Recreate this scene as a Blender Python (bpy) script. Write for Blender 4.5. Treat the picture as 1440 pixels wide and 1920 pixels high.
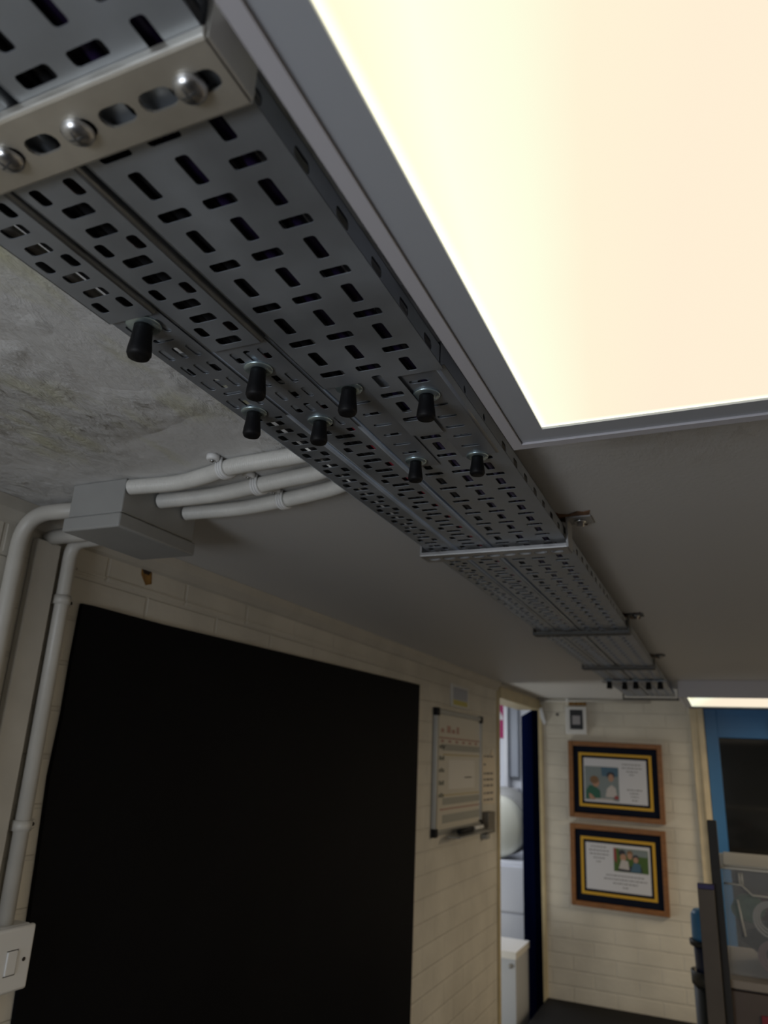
import bpy, bmesh, math, random
from mathutils import Vector, Matrix
for o in list(bpy.data.objects): bpy.data.objects.remove(o)
S = bpy.context.scene; C = S.collection
PI = math.pi; random.seed(7)

# ---------------------------------------------------------------- camera
FPX, YAW, PITCH, ROLL = 1376.19, -0.4290047, 0.3164014, 0.0464522
CAM = Vector((0, 0, 1.8))
Fv = Vector((math.sin(YAW)*math.cos(PITCH), math.cos(YAW)*math.cos(PITCH), math.sin(PITCH)))
Rv0 = Vector((math.cos(YAW), -math.sin(YAW), 0)); Uv0 = Rv0.cross(Fv)
Rv = Rv0*math.cos(ROLL)+Uv0*math.sin(ROLL); Uv = -Rv0*math.sin(ROLL)+Uv0*math.cos(ROLL)
cd = bpy.data.cameras.new('camera'); cam = bpy.data.objects.new('camera', cd); C.objects.link(cam)
m = Matrix((Rv, Uv, -Fv)).transposed().to_4x4(); m.translation = CAM; cam.matrix_world = m
cd.sensor_fit = 'HORIZONTAL'; cd.sensor_width = 36; cd.lens = FPX/1440*36
cd.clip_start = 0.02; cd.clip_end = 50
cd.dof.use_dof = True; cd.dof.focus_distance = 0.72; cd.dof.aperture_fstop = 9.5
S.camera = cam
S.view_settings.view_transform = 'Standard'; S.view_settings.look = 'None'
S.view_settings.gamma = 1; S.view_settings.use_curve_mapping = False
S.view_settings.exposure = 0.0

# ---------------------------------------------------------------- world and lights, mostly added fill
w = bpy.data.worlds.new('world'); S.world = w; w.use_nodes = True
w.node_tree.nodes['Background'].inputs[0].default_value = (0.5, 0.55, 0.7, 1)
w.node_tree.nodes['Background'].inputs[1].default_value = 0.15

def area(name, loc, target, sx, sy, power, col):
    l = bpy.data.lights.new(name, 'AREA'); l.shape = 'RECTANGLE'; l.size = sx; l.size_y = sy
    l.energy = power; l.color = col
    o = bpy.data.objects.new(name, l); C.objects.link(o); o.location = loc
    o.rotation_euler = (Vector(target)-Vector(loc)).to_track_quat('-Z', 'Y').to_euler()
    return o
# unseen overhead fills added to lift the walls and room
area('ceiling_fill', (1.75, 1.2, 2.08), (1.75, 1.2, 0), .6, .6, 21, (1, .88, .70))
area('ceiling_fill', (0.98, 3.85, 2.07), (0.98, 3.85, 0), .6, .6, 16, (1, .80, .54))
area('ceiling_fill', (1.75, 3.6, 2.08), (1.75, 3.6, 0), .6, .6, 6, (1, .86, .62))
area('rear_cool_fill', (-0.6, -1.9, 1.35), (-0.4, 1.0, 1.8), .8, 1.0, 6, (.80, .88, 1))  # unseen cool fill added behind the camera for ceiling and trays
area('near_up_fill', (-0.50, -.62, 1.55), (-0.42, .35, 2.15), .4, .3, 4.2, (.88, .93, 1))  # unseen fill added close to the camera, aimed up at the near ceiling
area('side_room_up_fill', (-2.0, 3.85, .6), (-.8, 3.95, 2.15), .55, .5, 7, (1, 1, .93))  # unseen fill added low in the side room, aimed at the far ceiling
area('side_room_lamp', (-1.9, 5.0, 2.36), (-1.9, 5.0, 0), .6, .6, 14, (.88, .92, 1))

# ---------------------------------------------------------------- pixel -> point helpers (used to read positions off the photo)
def ray(px, py): return Fv + Rv*((px-720)/FPX) - Uv*((py-960)/FPX)
def onz(px, py, z): d = ray(px, py); return CAM + d*((z-CAM.z)/d.z)
def onx(px, py, x): d = ray(px, py); return CAM + d*(x/d.x)
def ony(px, py, y): d = ray(px, py); return CAM + d*(y/d.y)

# ---------------------------------------------------------------- materials
MATS = {}
def mat(name, col, rough=.6, metal=0, noise=0, scale=20, bump=0, bscale=60, emit=None, spec=None, stretch=None, alpha=None, trans=None, coat=0):
    if name in MATS: return MATS[name]
    m = bpy.data.materials.new(name); m.use_nodes = True; MATS[name] = m
    n = m.node_tree.nodes; l = m.node_tree.links; b = n['Principled BSDF']
    b.inputs['Base Color'].default_value = (*col, 1); b.inputs['Roughness'].default_value = rough
    b.inputs['Metallic'].default_value = metal
    if spec is not None: b.inputs['Specular IOR Level'].default_value = spec
    if trans: b.inputs['Transmission Weight'].default_value = trans
    if alpha is not None: b.inputs['Alpha'].default_value = alpha
    if coat: b.inputs['Coat Weight'].default_value = coat
    tc = n.new('ShaderNodeTexCoord'); mp = n.new('ShaderNodeMapping')
    l.new(tc.outputs['Object'], mp.inputs[0])
    if stretch: mp.inputs['Scale'].default_value = stretch
    if noise:
        t = n.new('ShaderNodeTexNoise'); t.inputs['Scale'].default_value = scale; t.inputs['Detail'].default_value = 5
        l.new(mp.outputs[0], t.inputs['Vector'])
        r = n.new('ShaderNodeMapRange'); r.inputs['From Min'].default_value = .3; r.inputs['From Max'].default_value = .7
        r.inputs['To Min'].default_value = 1-noise; r.inputs['To Max'].default_value = 1+noise
        l.new(t.outputs[0], r.inputs[0])
        mx = n.new('ShaderNodeVectorMath'); mx.operation = 'SCALE'; mx.inputs[0].default_value = col
        l.new(r.outputs[0], mx.inputs['Scale']); l.new(mx.outputs[0], b.inputs['Base Color'])
        if metal:
            r2 = n.new('ShaderNodeMapRange'); r2.inputs['From Min'].default_value = .3; r2.inputs['From Max'].default_value = .7
            r2.inputs['To Min'].default_value = rough-.09; r2.inputs['To Max'].default_value = rough+.09
            l.new(t.outputs[0], r2.inputs[0]); l.new(r2.outputs[0], b.inputs['Roughness'])
    if bump:
        t = n.new('ShaderNodeTexNoise'); t.inputs['Scale'].default_value = bscale; t.inputs['Detail'].default_value = 6
        l.new(mp.outputs[0], t.inputs['Vector'])
        bp = n.new('ShaderNodeBump'); bp.inputs['Strength'].default_value = bump; bp.inputs['Distance'].default_value = .002
        l.new(t.outputs[0], bp.inputs['Height']); l.new(bp.outputs[0], b.inputs['Normal'])
    if emit:
        b.inputs['Emission Color'].default_value = (*emit[0], 1); b.inputs['Emission Strength'].default_value = emit[1]
    return m

GALV = mat('galvanised_steel', (.36, .39, .43), .46, .7, .16, 14, .05, 200)
GALV2 = mat('galvanised_coupler', (.31, .33, .36), .5, .7, .12, 18, .05, 200)
STRAP = mat('zinc_passivated', (.55, .53, .48), .40, .85, .38, 8, .12, 60)
SCREW = mat('bright_zinc', (.5, .5, .5), .34, 1, .2, 120)
WASH = mat('washer_zinc', (.5, .62, .66), .3, .9, .1, 60)
BLACK = mat('black_rubber', (.004, .004, .005), .55, spec=.25)
def plaster():
    m = bpy.data.materials.new('painted_plaster'); m.use_nodes = True
    n = m.node_tree.nodes; l = m.node_tree.links; b = n['Principled BSDF']
    tc = n.new('ShaderNodeTexCoord'); b.inputs['Roughness'].default_value = .55
    # yellow damp stains
    t = n.new('ShaderNodeTexNoise'); t.inputs['Scale'].default_value = 7; t.inputs['Detail'].default_value = 7
    sm_ = n.new('ShaderNodeMapping'); sm_.inputs['Scale'].default_value = (2.2, .8, 1); l.new(tc.outputs['Object'], sm_.inputs[0])
    l.new(sm_.outputs[0], t.inputs['Vector'])
    cr = n.new('ShaderNodeValToRGB'); e = cr.color_ramp.elements
    e[0].position = .50; e[0].color = (.60, .595, .585, 1); e[1].position = .68; e[1].color = (.53, .52, .36, 1)
    ys = n.new('ShaderNodeSeparateXYZ'); l.new(tc.outputs['Object'], ys.inputs[0])
    ym = n.new('ShaderNodeMapRange'); ym.inputs['From Min'].default_value = 1.2; ym.inputs['From Max'].default_value = .6; l.new(ys.outputs[1], ym.inputs[0])
    tm = n.new('ShaderNodeMath'); tm.operation = 'MULTIPLY'
    l.new(t.outputs[0], tm.inputs[0]); l.new(ym.outputs[0], tm.inputs[1]); l.new(tm.outputs[0], cr.inputs[0])
    # peeling relief, only in worn zones
    mp = n.new('ShaderNodeMapping'); mp.inputs['Rotation'].default_value = (0, 0, .12); mp.inputs['Scale'].default_value = (2.4, 1, 1)
    l.new(tc.outputs['Object'], mp.inputs[0])
    a = n.new('ShaderNodeTexNoise'); a.inputs['Scale'].default_value = 21; a.inputs['Detail'].default_value = 9; a.inputs['Roughness'].default_value = .6; a.inputs['Distortion'].default_value = .25
    l.new(mp.outputs[0], a.inputs['Vector'])
    z = n.new('ShaderNodeTexNoise'); z.inputs['Scale'].default_value = 4.5; z.inputs['Detail'].default_value = 3
    l.new(tc.outputs['Object'], z.inputs['Vector'])
    zr = n.new('ShaderNodeMapRange'); zr.inputs['From Min'].default_value = .44; zr.inputs['From Max'].default_value = .62
    zr.inputs['To Min'].default_value = .16
    l.new(z.outputs[0], zr.inputs[0])
    # the worn zone fades out along y (object y = world y)
    sp = n.new('ShaderNodeSeparateXYZ'); l.new(tc.outputs['Object'], sp.inputs[0])
    yr = n.new('ShaderNodeMapRange'); yr.inputs['From Min'].default_value = .95; yr.inputs['From Max'].default_value = .45
    l.new(sp.outputs[1], yr.inputs[0])
    mu = n.new('ShaderNodeMath'); mu.operation = 'MULTIPLY'; l.new(zr.outputs[0], mu.inputs[0]); l.new(yr.outputs[0], mu.inputs[1])
    ma = n.new('ShaderNodeMath'); ma.operation = 'MULTIPLY'; l.new(a.outputs[0], ma.inputs[0]); l.new(mu.outputs[0], ma.inputs[1])
    f = n.new('ShaderNodeTexNoise'); f.inputs['Scale'].default_value = 160; f.inputs['Detail'].default_value = 4
    l.new(tc.outputs['Object'], f.inputs['Vector'])
    fa = n.new('ShaderNodeMath'); fa.operation = 'MULTIPLY_ADD'; l.new(f.outputs[0], fa.inputs[0]); fa.inputs[1].default_value = .014; l.new(ma.outputs[0], fa.inputs[2])
    bp = n.new('ShaderNodeBump'); bp.inputs['Strength'].default_value = .9; bp.inputs['Distance'].default_value = .032
    l.new(fa.outputs[0], bp.inputs['Height']); l.new(bp.outputs[0], b.inputs['Normal'])
    # dark flake scars
    s = n.new('ShaderNodeMapRange'); s.inputs['From Min'].default_value = .60; s.inputs['From Max'].default_value = .66
    l.new(a.outputs[0], s.inputs[0])
    sm = n.new('ShaderNodeMath'); sm.operation = 'MULTIPLY'; l.new(s.outputs[0], sm.inputs[0]); l.new(mu.outputs[0], sm.inputs[1])
    mx = n.new('ShaderNodeMixRGB'); l.new(sm.outputs[0], mx.inputs[0]); l.new(cr.outputs[0], mx.inputs[1]); mx.inputs[2].default_value = (.20, .18, .14, 1)
    l.new(mx.outputs[0], b.inputs['Base Color'])
    return m
PLASTER = plaster()
def brick(name, col, axis, off=(0, 0)):
    m = bpy.data.materials.new(name); m.use_nodes = True
    n = m.node_tree.nodes; l = m.node_tree.links; b = n['Principled BSDF']; b.inputs['Roughness'].default_value = .5
    tc = n.new('ShaderNodeTexCoord'); sp = n.new('ShaderNodeSeparateXYZ'); cb = n.new('ShaderNodeCombineXYZ')
    l.new(tc.outputs['Object'], sp.inputs[0]); l.new(sp.outputs[axis], cb.inputs[0]); l.new(sp.outputs[2], cb.inputs[1])
    mp = n.new('ShaderNodeMapping'); mp.inputs['Location'].default_value = (off[0], off[1], 0); l.new(cb.outputs[0], mp.inputs[0])
    br = n.new('ShaderNodeTexBrick'); l.new(mp.outputs[0], br.inputs['Vector'])
    br.inputs['Scale'].default_value = 1; br.inputs['Brick Width'].default_value = .225; br.inputs['Row Height'].default_value = .075
    br.inputs['Mortar Size'].default_value = .005; br.inputs['Mortar Smooth'].default_value = .6
    br.inputs['Color1'].default_value = (*col, 1); br.inputs['Color2'].default_value = (*[c*.95 for c in col], 1)
    br.inputs['Mortar'].default_value = (*[c*.93 for c in col], 1)
    t = n.new('ShaderNodeTexNoise'); t.inputs['Scale'].default_value = 5; t.inputs['Detail'].default_value = 6
    l.new(tc.outputs['Object'], t.inputs['Vector'])
    r = n.new('ShaderNodeMapRange'); r.inputs['From Min'].default_value = .35; r.inputs['From Max'].default_value = .65
    r.inputs['To Min'].default_value = .9; r.inputs['To Max'].default_value = 1.06; l.new(t.outputs[0], r.inputs[0])
    v = n.new('ShaderNodeVectorMath'); v.operation = 'SCALE'; l.new(br.outputs[0], v.inputs[0]); l.new(r.outputs[0], v.inputs['Scale'])
    l.new(v.outputs[0], b.inputs['Base Color'])
    f = n.new('ShaderNodeTexNoise'); f.inputs['Scale'].default_value = 45; l.new(tc.outputs['Object'], f.inputs['Vector'])
    q = n.new('ShaderNodeMath'); q.operation = 'MULTIPLY_ADD'; l.new(f.outputs[0], q.inputs[0]); q.inputs[1].default_value = .35
    inv = n.new('ShaderNodeMath'); inv.operation = 'SUBTRACT'; inv.inputs[0].default_value = 1; l.new(br.outputs['Fac'], inv.inputs[1])
    l.new(inv.outputs[0], q.inputs[2])
    bp = n.new('ShaderNodeBump'); bp.inputs['Strength'].default_value = .5; bp.inputs['Distance'].default_value = .005
    l.new(q.outputs[0], bp.inputs['Height']); l.new(bp.outputs[0], b.inputs['Normal'])
    return m
CREAM = (.64, .605, .53)
BRICK_L = brick('painted_brick_left', CREAM, 1, (0.02, 0.03))
BRICK_B = brick('painted_brick_back', (.67, .63, .54), 0, (0.06, .021))
WALLP = mat('painted_wall', (.68, .66, .62), .6, 0, .05, 5)
COOL = mat('side_room_paint', (.78, .8, .84), .5, 0, .03, 4)
TRIMW = mat('cream_trim', (.62, .56, .45), .45, 0, .08, 12, .3, 40)
PVC = mat('painted_pvc', (.52, .50, .455), .42, 0, .07, 16, .2, 60)
PVCW = mat('white_corrugated_pvc', (.66, .65, .61), .4, 0, .07, 22)
BOXG = mat('grey_plastic', (.31, .31, .30), .42, 0, .05, 14)
HOLE = mat('dark_hole', (.03, .02, .015), .9)
RUST = mat('rusty_torn_paint', (.16, .085, .045), .9, 0, .7, 60, .8, 120)
WOODF = mat('oak_frame', (.24, .10, .028), .45, 0, .25, 30, stretch=(1, 1, 6))
NAVY = mat('navy_mount', (.006, .009, .02), .7, spec=.1)
GOLD = mat('gold_mount', (.62, .36, .02), .5)
PAPER = mat('white_print', (.62, .63, .68), .5)
INK = mat('dark_ink', (.12, .12, .14), .7)
WHITE = mat('white_plastic', (.74, .74, .73), .4)

# ---------------------------------------------------------------- mesh helpers
class MB:
    def __init__(s): s.bm = bmesh.new(); s.mats = []; s.mi = 0
    def use(s, m):
        if m not in s.mats: s.mats.append(m)
        s.mi = s.mats.index(m); return s
    def f(s, vs, sm=False):
        try:
            fc = s.bm.faces.new(vs); fc.material_index = s.mi; fc.smooth = sm; return fc
        except ValueError: return None
    def v(s, p): return s.bm.verts.new(p)
    def box(s, a, b, bev=0):
        x0, y0, z0 = [min(p, q) for p, q in zip(a, b)]; x1, y1, z1 = [max(p, q) for p, q in zip(a, b)]
        V = [s.v(p) for p in ((x0,y0,z0),(x1,y0,z0),(x1,y1,z0),(x0,y1,z0),(x0,y0,z1),(x1,y0,z1),(x1,y1,z1),(x0,y1,z1))]
        F = [s.f([V[i] for i in q]) for q in ((3,2,1,0),(4,5,6,7),(0,1,5,4),(1,2,6,5),(2,3,7,6),(3,0,4,7))]
        if bev:
            E = list({e for fc in F for e in fc.edges})
            r = bmesh.ops.bevel(s.bm, geom=E, offset=bev, segments=3, affect='EDGES', profile=.5, clamp_overlap=True)
            for fc in r['faces']: fc.material_index = s.mi; fc.smooth = True
        return s
    def tube(s, pts, r, n=14, caps=True, ridges=0):
        pts = [Vector(p) for p in pts]; rings = []
        up = None
        for i, p in enumerate(pts):
            t = (pts[min(i+1, len(pts)-1)]-pts[max(i-1, 0)]).normalized()
            if up is None: up = t.orthogonal().normalized()
            a = (up - t*up.dot(t)).normalized(); up = a; b = t.cross(a)
            rr = r(i) if callable(r) else r
            rings.append([s.v(p+(a*math.cos(2*PI*k/n)+b*math.sin(2*PI*k/n))*rr) for k in range(n)])
        for A, B_ in zip(rings, rings[1:]):
            for k in range(n): s.f([A[k], A[(k+1) % n], B_[(k+1) % n], B_[k]], True)
        if caps: s.f(rings[0][::-1]); s.f(rings[-1])
        return s
    def lathe(s, prof, o, ax='z', n=20):
        o = Vector(o); rings = []
        for r, h in prof:
            ring = []
            for k in range(n):
                c, d = math.cos(2*PI*k/n)*r, math.sin(2*PI*k/n)*r
                q = {'z': (c, d, h), 'x': (h, c, d), 'y': (d, h, c)}[ax]
                ring.append(s.v(o+Vector(q)))
            rings.append(ring)
        for A, B_ in zip(rings, rings[1:]):
            for k in range(n): s.f([A[k], A[(k+1) % n], B_[(k+1) % n], B_[k]], True)
        s.f(rings[0][::-1]); s.f(rings[-1]); return s
    def prism(s, poly, h, ax='z', sm=False):
        # poly: list of 2D points; ax: extrusion axis with range h=(h0,h1)
        def P(p, t): return {'z': (p[0], p[1], t), 'x': (t, p[0], p[1]), 'y': (p[0], t, p[1])}[ax]
        A = [s.v(P(p, h[0])) for p in poly]; B_ = [s.v(P(p, h[1])) for p in poly]
        s.f(A[::-1]); s.f(B_)
        for i in range(len(poly)): s.f([A[i], A[(i+1) % len(A)], B_[(i+1) % len(A)], B_[i]], sm)
        return s
    def build(s, name, m=None, parent=None):
        bmesh.ops.recalc_face_normals(s.bm, faces=s.bm.faces)
        me = bpy.data.meshes.new(name); s.bm.to_mesh(me); s.bm.free()
        for x in (s.mats or [m]): me.materials.append(x)
        o = bpy.data.objects.new(name, me); C.objects.link(o)
        if parent: o.parent = parent
        return o
def thing(name, label, cat, group=None, loc=(0, 0, 0)):
    o = bpy.data.objects.new(name, None); C.objects.link(o); o.location = loc; o.empty_display_size = .05
    o['label'] = label; o['category'] = cat
    if group: o['group'] = group
    return o
def tag(o, label, cat, group=None):
    o['label'] = label; o['category'] = cat
    if group: o['group'] = group
    return o
def struct(o): o['kind'] = 'structure'; return o
def dup(root, loc, label):
    r = root.copy(); C.objects.link(r); r.location = loc; r['label'] = label
    for ch in list(root.children):
        c = ch.copy(); C.objects.link(c); c.parent = r
        for g in ch.children: d = g.copy(); C.objects.link(d); d.parent = c
    return r
def bx(name, a, b, m, parent=None, bev=0): return MB().box(a, b, bev).build(name, m, parent)
def rrect(w_, h_, r, n=4, cx=0, cy=0):
    out = []
    for (sx, sy, a0) in ((1, 1, 0), (-1, 1, PI/2), (-1, -1, PI), (1, -1, 1.5*PI)):
        for k in range(n+1):
            a = a0+PI/2*k/n
            out.append((cx+sx*(w_/2-r)+r*math.cos(a), cy+sy*(h_/2-r)+r*math.sin(a)))
    return out

# ================================================================ SETTING
ZC, XL, YB = 2.155, -1.005, 4.57
struct(bx('floor', (-3.2, -2.1, -.05), (3.3, 6.5, 0), mat('dark_carpet', (.06, .06, .068), .9, 0, .3, 80)))
ceiling = struct(bx('ceiling', (XL-.12, -2.1, ZC), (3.1, YB+.12, ZC+.06), PLASTER))
DY0, DY1, DZ = 3.655, YB, 2.095          # side doorway in the left wall
mb = MB().box((XL-.12, -2, 0), (XL, DY0, ZC)); mb.box((XL-.12, DY0, DZ), (XL, DY1, ZC))
wall_left = struct(mb.build('wall_left', BRICK_L))
BX0, BX1, BDZ = -.158, 1.0, 2.115           # blue door bay in the back wall
mb = MB().box((XL, YB, 0), (BX0, YB+.12, ZC)); mb.box((BX0, YB, BDZ), (BX1, YB+.12, ZC)); mb.box((BX1, YB, 0), (3, YB+.12, ZC))
struct(mb.build('wall_back', BRICK_B))
struct(bx('wall_right', (3, -2, 0), (3.1, YB, ZC), WALLP))
struct(bx('wall_front', (XL-.12, -2.1, 0), (3.1, -2, ZC), WALLP))
# side room seen through the doorway
mb = MB().box((-3.1, 6.2, 0), (-.2, 6.3, 2.45)); struct(mb.build('wall_side_room_back', COOL))
struct(bx('wall_side_room_left', (-3.2, 2.5, 0), (-3.1, 6.3, 2.45), COOL))
struct(bx('wall_side_room_front', (-3.1, 2.4, 0), (XL-.12, 2.5, 2.45), COOL))
struct(bx('wall_side_room_right', (-.3, YB+.125, 0), (-.2, 6.2, 2.45), COOL))
struct(bx('wall_side_room_lining', (XL-.135, 2.5, 0), (XL-.122, DY0-.01, 2.45), COOL))
struct(bx('ceiling_side_room', (-3.2, 2.4, 2.45), (-.2, 6.3, 2.5), COOL))

# timber bead under the ceiling along the left wall
mb = MB(); mb.prism([(XL, 2.118), (XL+.010, 2.122), (XL+.022, 2.136), (XL+.026, ZC-.0005), (XL, ZC-.0005)], (-2, DY0-.03), 'y')
struct(mb.build('trim_1', mat('bead_paint', (.5, .47, .41), .5, 0, .08, 10)))
# doorway lining
JM = mat('yellowed_jamb', (.52, .43, .25), .45, 0, .1, 14)
mb = MB().box((XL-.122, DY0-.022, 0), (XL+.008, DY0+.012, DZ+.02)); mb.box((XL+.001, YB-.018, 0), (XL+.022, YB-.001, DZ+.02))
mb.box((XL-.122, DY0+.012, DZ-.012), (XL+.012, YB-.02, DZ+.045))
struct(mb.build('trim_2', JM))
# pipe boxing / post by the blue door
mb = MB().box((-.157, YB-.02, 0), (-.118, YB-.001, 2.11), .004); mb.box((-.118, YB-.035, 0), (-.088, YB+.07, 2.11), .003)
struct(mb.build('trim_3', mat('cream_post', (.66, .56, .38), .45, 0, .1, 12)))
# small scars and holes in the left wall
hm = []
for i, (px, py, r) in enumerate([(275, 1070, .012), (411, 1106, .014), (515, 1141, .005), (667, 1190, .006), (748, 1221, .007), (782, 1235, .009), (829, 1250, .007)]):
    p = onx(px, py, XL)
    pts = [(p.y+r*(1+.25*math.sin(3*a+i))*math.cos(a), p.z+r*(.9+.3*math.cos(2*a+i))*math.sin(a)) for a in [2*PI*k/14 for k in range(14)]]
    MB().prism(pts, (XL+.0002, XL+.0012), 'x').build('screw_hole', HOLE, wall_left)
p = onx(275, 1063, XL)
MB().prism([(p.y-.016, p.z+.02), (p.y+.012, p.z+.024), (p.y+.02, p.z-.03), (p.y+.004, p.z-.036), (p.y-.012, p.z-.018)], (XL+.0001, XL+.0006), 'x').build('filler_patch', mat('amber_filler', (.25, .13, .03), .8, 0, .5, 60), wall_left)
# mortar line below the ceiling (top course ledge)
MB().box((XL, .92, 2.078), (XL+.0025, 2.6, 2.082)).build('course_ledge', BRICK_L, wall_left)
# torn paint with rust behind the hanger feet
for (px, py, k_) in ((1070, 968, 1), (1184, 1153, .48), (1230, 1229, .33)):
    pts = []
    for (dx, dy) in ((-40, -12), (-22, -5), (-4, -4), (12, -10), (24, -9), (36, -12), (34, -2), (37, 8), (30, 16), (16, 11), (4, 14), (-14, 9), (-30, 8)):
        p = onz(px+dx*k_, py+dy*k_, ZC); pts.append((p.x, p.y))
    MB().prism(pts, (ZC-.0012, ZC-.0002), 'z').build('torn_paint', RUST, ceiling)

# ================================================================ CABLE TRAYS
ZT = 2.1125; TH = .0007
def slot_cell(mb, x0, x1, y0, y1, sl, z0, z1):
    """rectangular cell of sheet with an optional rounded slot punched through"""
    for z in (z0, z1):
        Vc = [mb.v((x1, y1, z)), mb.v((x0, y1, z)), mb.v((x0, y0, z)), mb.v((x1, y0, z))]
        if not sl: mb.f(Vc); continue
        n = 3; P = rrect(sl[2], sl[3], sl[4], n, sl[0], sl[1]); H = [mb.v((a, b, z)) for a, b in P]
        if z == z0: H0 = H
        for c in range(4):
            for k in range(n): mb.f([Vc[c], H[c*(n+1)+k], H[c*(n+1)+k+1]])
            a = H[c*(n+1)+n]; b = H[((c+1) % 4)*(n+1)]
            mb.f([Vc[c], a, b, Vc[(c+1) % 4]])
    if sl:
        for i in range(len(H)):
            mb.f([H0[i], H0[(i+1) % len(H)], H[(i+1) % len(H)], H[i]])
def sheet(mb, rows, x0, x1, y0, y1, z):
    """rows: list of (ya, yb, [(xa, xb, slot)]) sorted; gaps filled with plain sheet"""
    cur = y0
    for ya, yb, cells in rows:
        if ya < y0 - 1e-6 or yb > y1 + 1e-6: continue
        if ya > cur+1e-6: slot_cell(mb, x0, x1, cur, ya, None, z, z+TH)
        xc = x0
        for xa, xb, sl in cells:
            if xa > xc+1e-6: slot_cell(mb, xc, xa, ya, yb, None, z, z+TH)
            slot_cell(mb, xa, xb, ya, yb, sl, z, z+TH); xc = xb
        if xc < x1-1e-6: slot_cell(mb, xc, x1, ya, yb, None, z, z+TH)
        cur = yb
    if cur < y1-1e-6: slot_cell(mb, x0, x1, cur, y1, None, z, z+TH)
    mb.box((x0, y0-.0001, z), (x1, y0, z+TH)); mb.box((x0, y1, z), (x1, y1+.0001, z+TH))
def flange(mb, x, sgn, y0, y1, z, R, h, slots=None):
    """rounded bend at edge x (outer face), rising h, thickness TH; sgn=+1 right edge, -1 left"""
    n = 5; outer = []; inner = []
    for k in range(n+1):
        a = PI/2*k/n
        outer.append((x-sgn*R+sgn*R*math.sin(a), z+R-R*math.cos(a)))
        inner.append((x-sgn*R+sgn*(R-TH)*math.sin(a), z+R-(R-TH)*math.cos(a)))
    if not slots:
        outer.append((x, z+h)); inner.append((x-sgn*TH, z+h))
    poly = outer+inner[::-1]
    mb.prism(poly, (y0, y1), 'y', True)
    if slots:
        zz0 = z+R; zz1 = z+h; cur = y0
        def cell(ya, yb, sl):
            rings = []
            for xx in (x, x-sgn*TH):
                Vc = [mb.v((xx, yb, zz1)), mb.v((xx, ya, zz1)), mb.v((xx, ya, zz0)), mb.v((xx, yb, zz0))]
                if not sl: mb.f(Vc); continue
                P = rrect(sl[2], sl[3], sl[4], 3, sl[0], sl[1]); H = [mb.v((xx, a, b)) for a, b in P]; rings.append(H)
                for c in range(4):
                    for k in range(3): mb.f([Vc[c], H[c*4+k], H[c*4+k+1]])
                    mb.f([Vc[c], H[c*4+3], H[((c+1) % 4)*4], Vc[(c+1) % 4]])
            if sl:
                A, B_ = rings
                for i in range(len(A)): mb.f([A[i], A[(i+1) % len(A)], B_[(i+1) % len(A)], B_[i]])
        for (yc, zc, l_, h_, r_) in slots:
            ya, yb = yc-l_/2-.003, yc+l_/2+.003
            if ya < cur or yb > y1: continue
            cell(cur, ya, None); cell(ya, yb, (yc, zc, l_, h_, r_)); cur = yb
        cell(cur, y1, None)
    # rolled return lip at the top
    mb.box((x, y0, z+h-TH), (x-sgn*.006, y1, z+h))

RB = .0036
def rows_narrow(xm, xs, ph, pitch, y0, y1, tw, xlo, xhi, odd=()):
    """pairs of cross slots between pairs of short lengthwise slots"""
    rows = []; k0 = int((y0-ph)/pitch)-1
    for k in range(k0, int((y1-ph)/pitch)+2):
        pc = ph+k*pitch; s = pitch/.0533
        for sg in (-1, 1):
            yc = pc+sg*.0098*s
            ya, yb = (pc-.0172*s, pc) if sg < 0 else (pc, pc+.0172*s)
            rows.append((ya, yb, [(xlo, xhi, (xm, yc, tw, .0102*s, .0026))]))
        yl = pc+pitch/2
        w_ = .0084
        rows.append((pc+.0172*s, pc+pitch-.0172*s, [(xlo, xm, (xm-xs, yl, w_, .0142*s, .0028)), (xm, xhi, (xm+xs, yl, w_, .0142*s, .0028))]))
    return rows
def tray_narrow(name, label, x0, x1, xm, xs, ph, pitch, y0, y1, tw, z, h, group):
    mb = MB()
    sheet(mb, rows_narrow(xm, xs, ph, pitch, y0, y1, tw, x0+RB, x1-RB), x0+RB, x1-RB, y0, y1, z)
    flange(mb, x0, -1, y0, y1, z, RB, h); flange(mb, x1, 1, y0, y1, z, RB, h)
    t = thing('cable_tray', label, 'cable tray', group); mb.build('tray_channel', GALV, t); return t
G = 'perforated cable trays'
YT0 = -.15
# near lengths
tray_narrow('t', 'narrow perforated tray length at far left nearest the viewer', -.4185, -.3695, -.3943, .0118, .2720, .0522, YT0, .3705, .0195, ZT, .0125, G)
tray_narrow('t', 'middle-width near tray length with the red cable inside', -.3665, -.3125, -.3392, .0138, .2725, .0533, YT0, .434, .0215, ZT, .014, G)
def tray_wide(label, x0, x1, cols, y0, y1, z, pitch, tongue=None, h=.024, sideslots=None):
    """cols: (xa, xb, xc, phase)  lengthwise and cross slots alternate in each column"""
    mb = MB(); hf = pitch/2
    for xa, xb, xc, ph in cols:
        ye = y1
        if tongue and tongue[0] < xc < tongue[1]: ye = tongue[2]
        rows = []; k0 = int((y0-ph)/pitch)-1
        for k in range(k0, int((ye-ph)/pitch)+2):
            yc = ph+k*pitch
            rows.append((yc-hf/2, yc+hf/2, [(xa, xb, (xc, yc, .0222, .0092*pitch/.0533, .0024))]))
            yc += hf
            rows.append((yc-hf/2, yc+hf/2, [(xa, xb, (xc, yc, .0093, .0232*pitch/.0533, .0024))]))
        sheet(mb, rows, xa, xb, y0, ye, z)
    flange(mb, x0, -1, y0, y1, z, RB*.5, .014); flange(mb, x1, 1, y0, y1, z, RB, h, sideslots)
    t = thing('cable_tray', label, 'cable tray', G); mb.build('tray_channel', GALV, t); return t
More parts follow.
